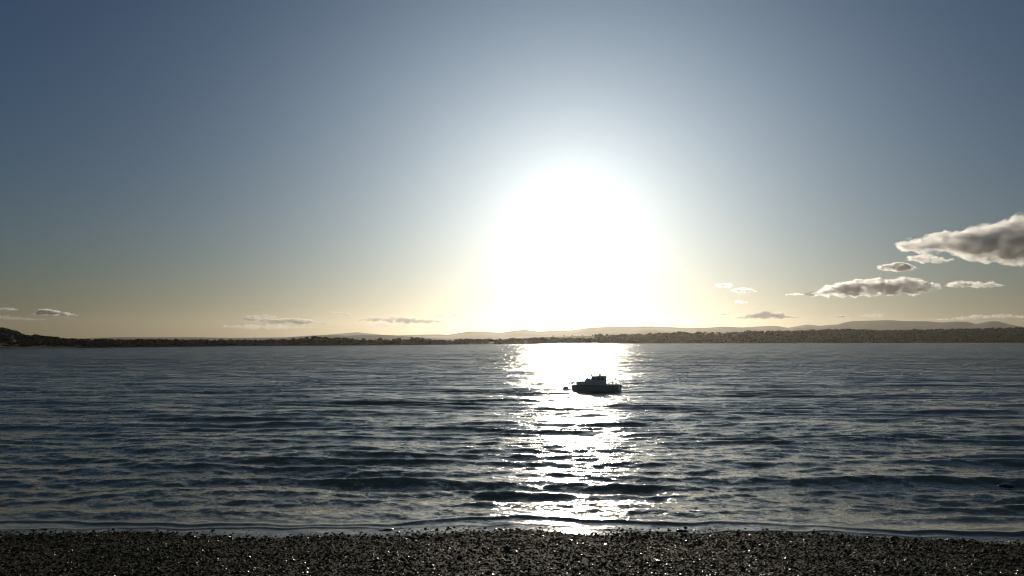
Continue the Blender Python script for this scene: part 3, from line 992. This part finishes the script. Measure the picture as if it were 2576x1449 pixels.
# ------------------------------------------------------------------ clouds
def cloud(D, prof, label, dens=1.0, fluff=1.0, depth=None, seed=0, nb=60, group=None, aniso=0.72):
    """prof: (X, Ytop, Ybottom) along the cloud; blobs are welded into one skin by a voxel remesh"""
    g = random.Random(seed)
    a = np.array(prof, float)
    px = D / F
    w = (a[-1, 0] - a[0, 0])
    thick = float(np.mean(a[:, 2] - a[:, 1]))
    dep = (depth if depth else min(0.45 * w, 3.0 * thick)) * px
    mid = at((a[0, 0] + a[-1, 0]) / 2, float(np.mean(a[:, 1:])), D)
    bm = bmesh.new()
    for _ in range(nb):
        X = g.uniform(a[0, 0], a[-1, 0])
        yt, yb = float(np.interp(X, a[:, 0], a[:, 1])), float(np.interp(X, a[:, 0], a[:, 2]))
        h = max(yb - yt, 1.5)
        r = h * g.uniform(.22, .5)
        Y = g.uniform(yt + r * .9, max(yb - r * .8, yt + r))
        e = min(1.0, (X - a[0, 0] + .15 * w) / (.4 * w), (a[-1, 0] - X + .15 * w) / (.4 * w))
        c = at(X, Y, D) - mid
        c.y = g.uniform(-1, 1) * dep * .5 * max(.2, e)
        rr = r * px
        bmesh.ops.create_icosphere(bm, subdivisions=2, radius=1.0, matrix=Matrix.Translation(c) @ Matrix.Diagonal((rr * g.uniform(1.2, 2.0), rr * g.uniform(1.2, 2.2), rr, 1)))
    # a flat welded core so that it stays one cloud
    for k in range(14):
        X = a[0, 0] + w * (k + .5) / 14
        yt, yb = float(np.interp(X, a[:, 0], a[:, 1])), float(np.interp(X, a[:, 0], a[:, 2]))
        h = max(yb - yt, 1.2)
        c = at(X, yt * .45 + yb * .55, D) - mid
        c.y = 0
        bmesh.ops.create_icosphere(bm, subdivisions=2, radius=1.0, matrix=Matrix.Translation(c) @ Matrix.Diagonal((w / 14 * px * .9, dep * .3, h * .34 * px, 1)))
    me = bpy.data.meshes.new('cloud')
    bm.to_mesh(me); bm.free()
    o = bpy.data.objects.new('cloud', me)
    o.location = mid
    link(o)
    if D >= 23500: aniso = 0.42
    md = o.modifiers.new('weld', 'REMESH'); md.mode = 'VOXEL'; md.voxel_size = max(thick * px / 22, w * px / 260)
    for sc, st in ((thick * 0.8, .5), (thick * 0.30, .30), (thick * .12, .14)):
        tx = bpy.data.textures.new('billow', 'CLOUDS'); tx.noise_scale = sc * px; tx.noise_depth = 3
        d = o.modifiers.new('billow', 'DISPLACE'); d.texture = tx; d.texture_coords = 'GLOBAL'; d.strength = thick * px * st * fluff; d.mid_level = .64
    dg = bpy.context.evaluated_depsgraph_get()
    m2 = bpy.data.meshes.new_from_object(o.evaluated_get(dg))
    o.modifiers.clear()
    o.data = m2
    m2.materials.clear()
    m2.materials.append(volume_mat('cloud_vapour', (0.98, 0.98, 0.98), dens * (2.7 if D < 23500 else 2.0) / (thick * px), aniso, 1.0 / (thick * px)))
    for p in m2.polygons: p.use_smooth = True
    tag(o, label, 'cloud', group)
    return o


cloud(16000, [(2268, 600, 616), (2300, 588, 628), (2345, 584, 640), (2400, 576, 648), (2450, 566, 654), (2510, 552, 656), (2580, 540, 654), (2680, 536, 652), (2760, 560, 650), (2820, 600, 640)],
      'largest cloud, dark grey with bright billowed rims, cut by the right edge', 0.95, seed=1, nb=110)
cloud(16500, [(2282, 643, 655), (2310, 640, 660), (2350, 644, 664), (2392, 650, 660)], 'pale ragged wisp hanging under the left end of the largest cloud', .35, seed=2)
cloud(16500, [(2505, 645, 658), (2540, 638, 668), (2600, 640, 672), (2680, 650, 668)], 'pale wisp under the largest cloud at the right edge', .35, seed=12)
cloud(17000, [(2212, 668, 676), (2235, 658, 682), (2262, 657, 684), (2290, 668, 682), (2310, 674, 679)], 'small lens-shaped cloud below the left tip of the largest cloud', .8, seed=3)
cloud(20000, [(2030, 733, 744), (2075, 724, 748), (2110, 706, 748), (2150, 700, 747), (2220, 699, 747), (2290, 696, 744), (2325, 702, 738), (2345, 714, 730)],
      'long flat-based grey cloud above the right-hand hills', 0.95, seed=4, nb=90)
cloud(20000, [(2384, 712, 722), (2410, 704, 724), (2440, 706, 724), (2480, 708, 726), (2522, 714, 724)], 'thin pale cloud right of the long flat-based one', .45, seed=5)
cloud(21000, [(1798, 715, 719), (1815, 711, 724), (1832, 711, 724), (1842, 716, 721)], 'tiny pale puff, upper left of three right of the sun', .4, seed=6, nb=30)
cloud(21000, [(1838, 729, 735), (1860, 722, 738), (1882, 723, 738), (1906, 731, 736)], 'small pale puff, largest of three right of the sun', .5, seed=7, nb=30)
cloud(21000, [(1852, 755, 763), (1866, 756, 764), (1880, 758, 764)], 'tiny pale puff, lowest of three right of the sun', .4, seed=8, nb=20)
cloud(25000, [(1850, 797, 803), (1885, 787, 804), (1925, 779, 804), (1960, 783, 804), (2010, 797, 802)], 'low cloud bank with bright top above the hills right of the sun', 1.1, seed=9)
cloud(25000, [(2088, 797, 800), (2110, 791, 800), (2134, 794, 799)], 'small low cloud left of the highest hills', .6, seed=10, nb=30)
cloud(26000, [(2160, 795, 799), (2180, 789, 800), (2215, 788, 800)], 'small faint low cloud above the highest hills', .35, seed=11, nb=30)
cloud(26000, [(2330, 800, 805), (2390, 798, 807), (2450, 789, 806), (2500, 787, 803), (2580, 789, 802), (2700, 796, 804)], 'long faint low cloud above the hills at the right edge', .3, seed=13)
cloud(20000, [(86, 788, 794), (110, 776, 795), (135, 778, 794), (165, 784, 795), (196, 792, 796)], 'small grey-bottomed cloud low in the sky at the far left', 1.6, seed=14, nb=40)
cloud(24000, [(-60, 785, 803), (20, 790, 806), (60, 796, 808), (120, 800, 808)], 'faint low cloud at the far left edge under the small grey one', .12, seed=15, nb=40)
cloud(25000, [(618, 792, 806), (660, 796, 816), (700, 798, 818), (760, 799, 818), (822, 810, 817)], 'low flat cloud left of the sun, leftmost of the low row', 1.1, seed=16)
cloud(25000, [(812, 784, 787), (840, 783, 790), (868, 785, 796), (882, 791, 796)], 'thin bright cloud above the gap between two low flat clouds', .35, seed=17, nb=40)
cloud(25000, [(905, 801, 808), (960, 795, 813), (1010, 793, 816), (1060, 797, 816), (1110, 802, 815)], 'low flat cloud left of the sun, in the middle of the low row', 1.1, seed=18)
cloud(25000, [(1070, 790, 797), (1120, 786, 800), (1160, 785, 800), (1200, 790, 798)], 'low flat cloud nearest to the glare of the sun', .3, seed=19)

cloud(24000, [(622, 793, 800), (650, 789, 803), (690, 791, 800)], 'small pale wisp just above the left end of the low row of clouds', .5, seed=21, nb=30)
cloud(27000, [(560, 816, 826), (640, 812, 830), (720, 814, 830), (790, 820, 829)], 'very faint low bank just above the skyline left of the tree clump', .22, seed=22, nb=40)
cloud(27000, [(905, 812, 822), (960, 808, 826), (1030, 810, 826), (1100, 816, 825)], 'faint low bank under the middle of the low row of clouds', .25, seed=23, nb=40)
cloud(24000, [(-30, 774, 780), (10, 771, 782), (45, 776, 783)], 'pale wisp at the far left edge above the small grey cloud', .3, seed=24, nb=30)
cloud(25000, [(1808, 788, 794), (1826, 786, 795), (1842, 790, 794)], 'tiny puff left of the low cloud bank right of the sun', .4, seed=25, nb=20)
cloud(20000, [(1975, 739, 743), (2000, 736, 744), (2022, 738, 744)], 'tiny wisp trailing left of the long flat-based cloud', .3, seed=26, nb=20)

# ------------------------------------------------------------------ haze
bm = bmesh.new()
bm_box(bm, (0, 6050, 168.6), (26100, 14100, 342.8 * 1.0))
hz = obj_bm('haze', bm, volume_mat('sunset_haze', (1.0, 0.955, 0.86), 1.8e-5, 0.74))
tag(hz, 'thin sunlit haze filling the air over the estuary', 'haze', kind='stuff')
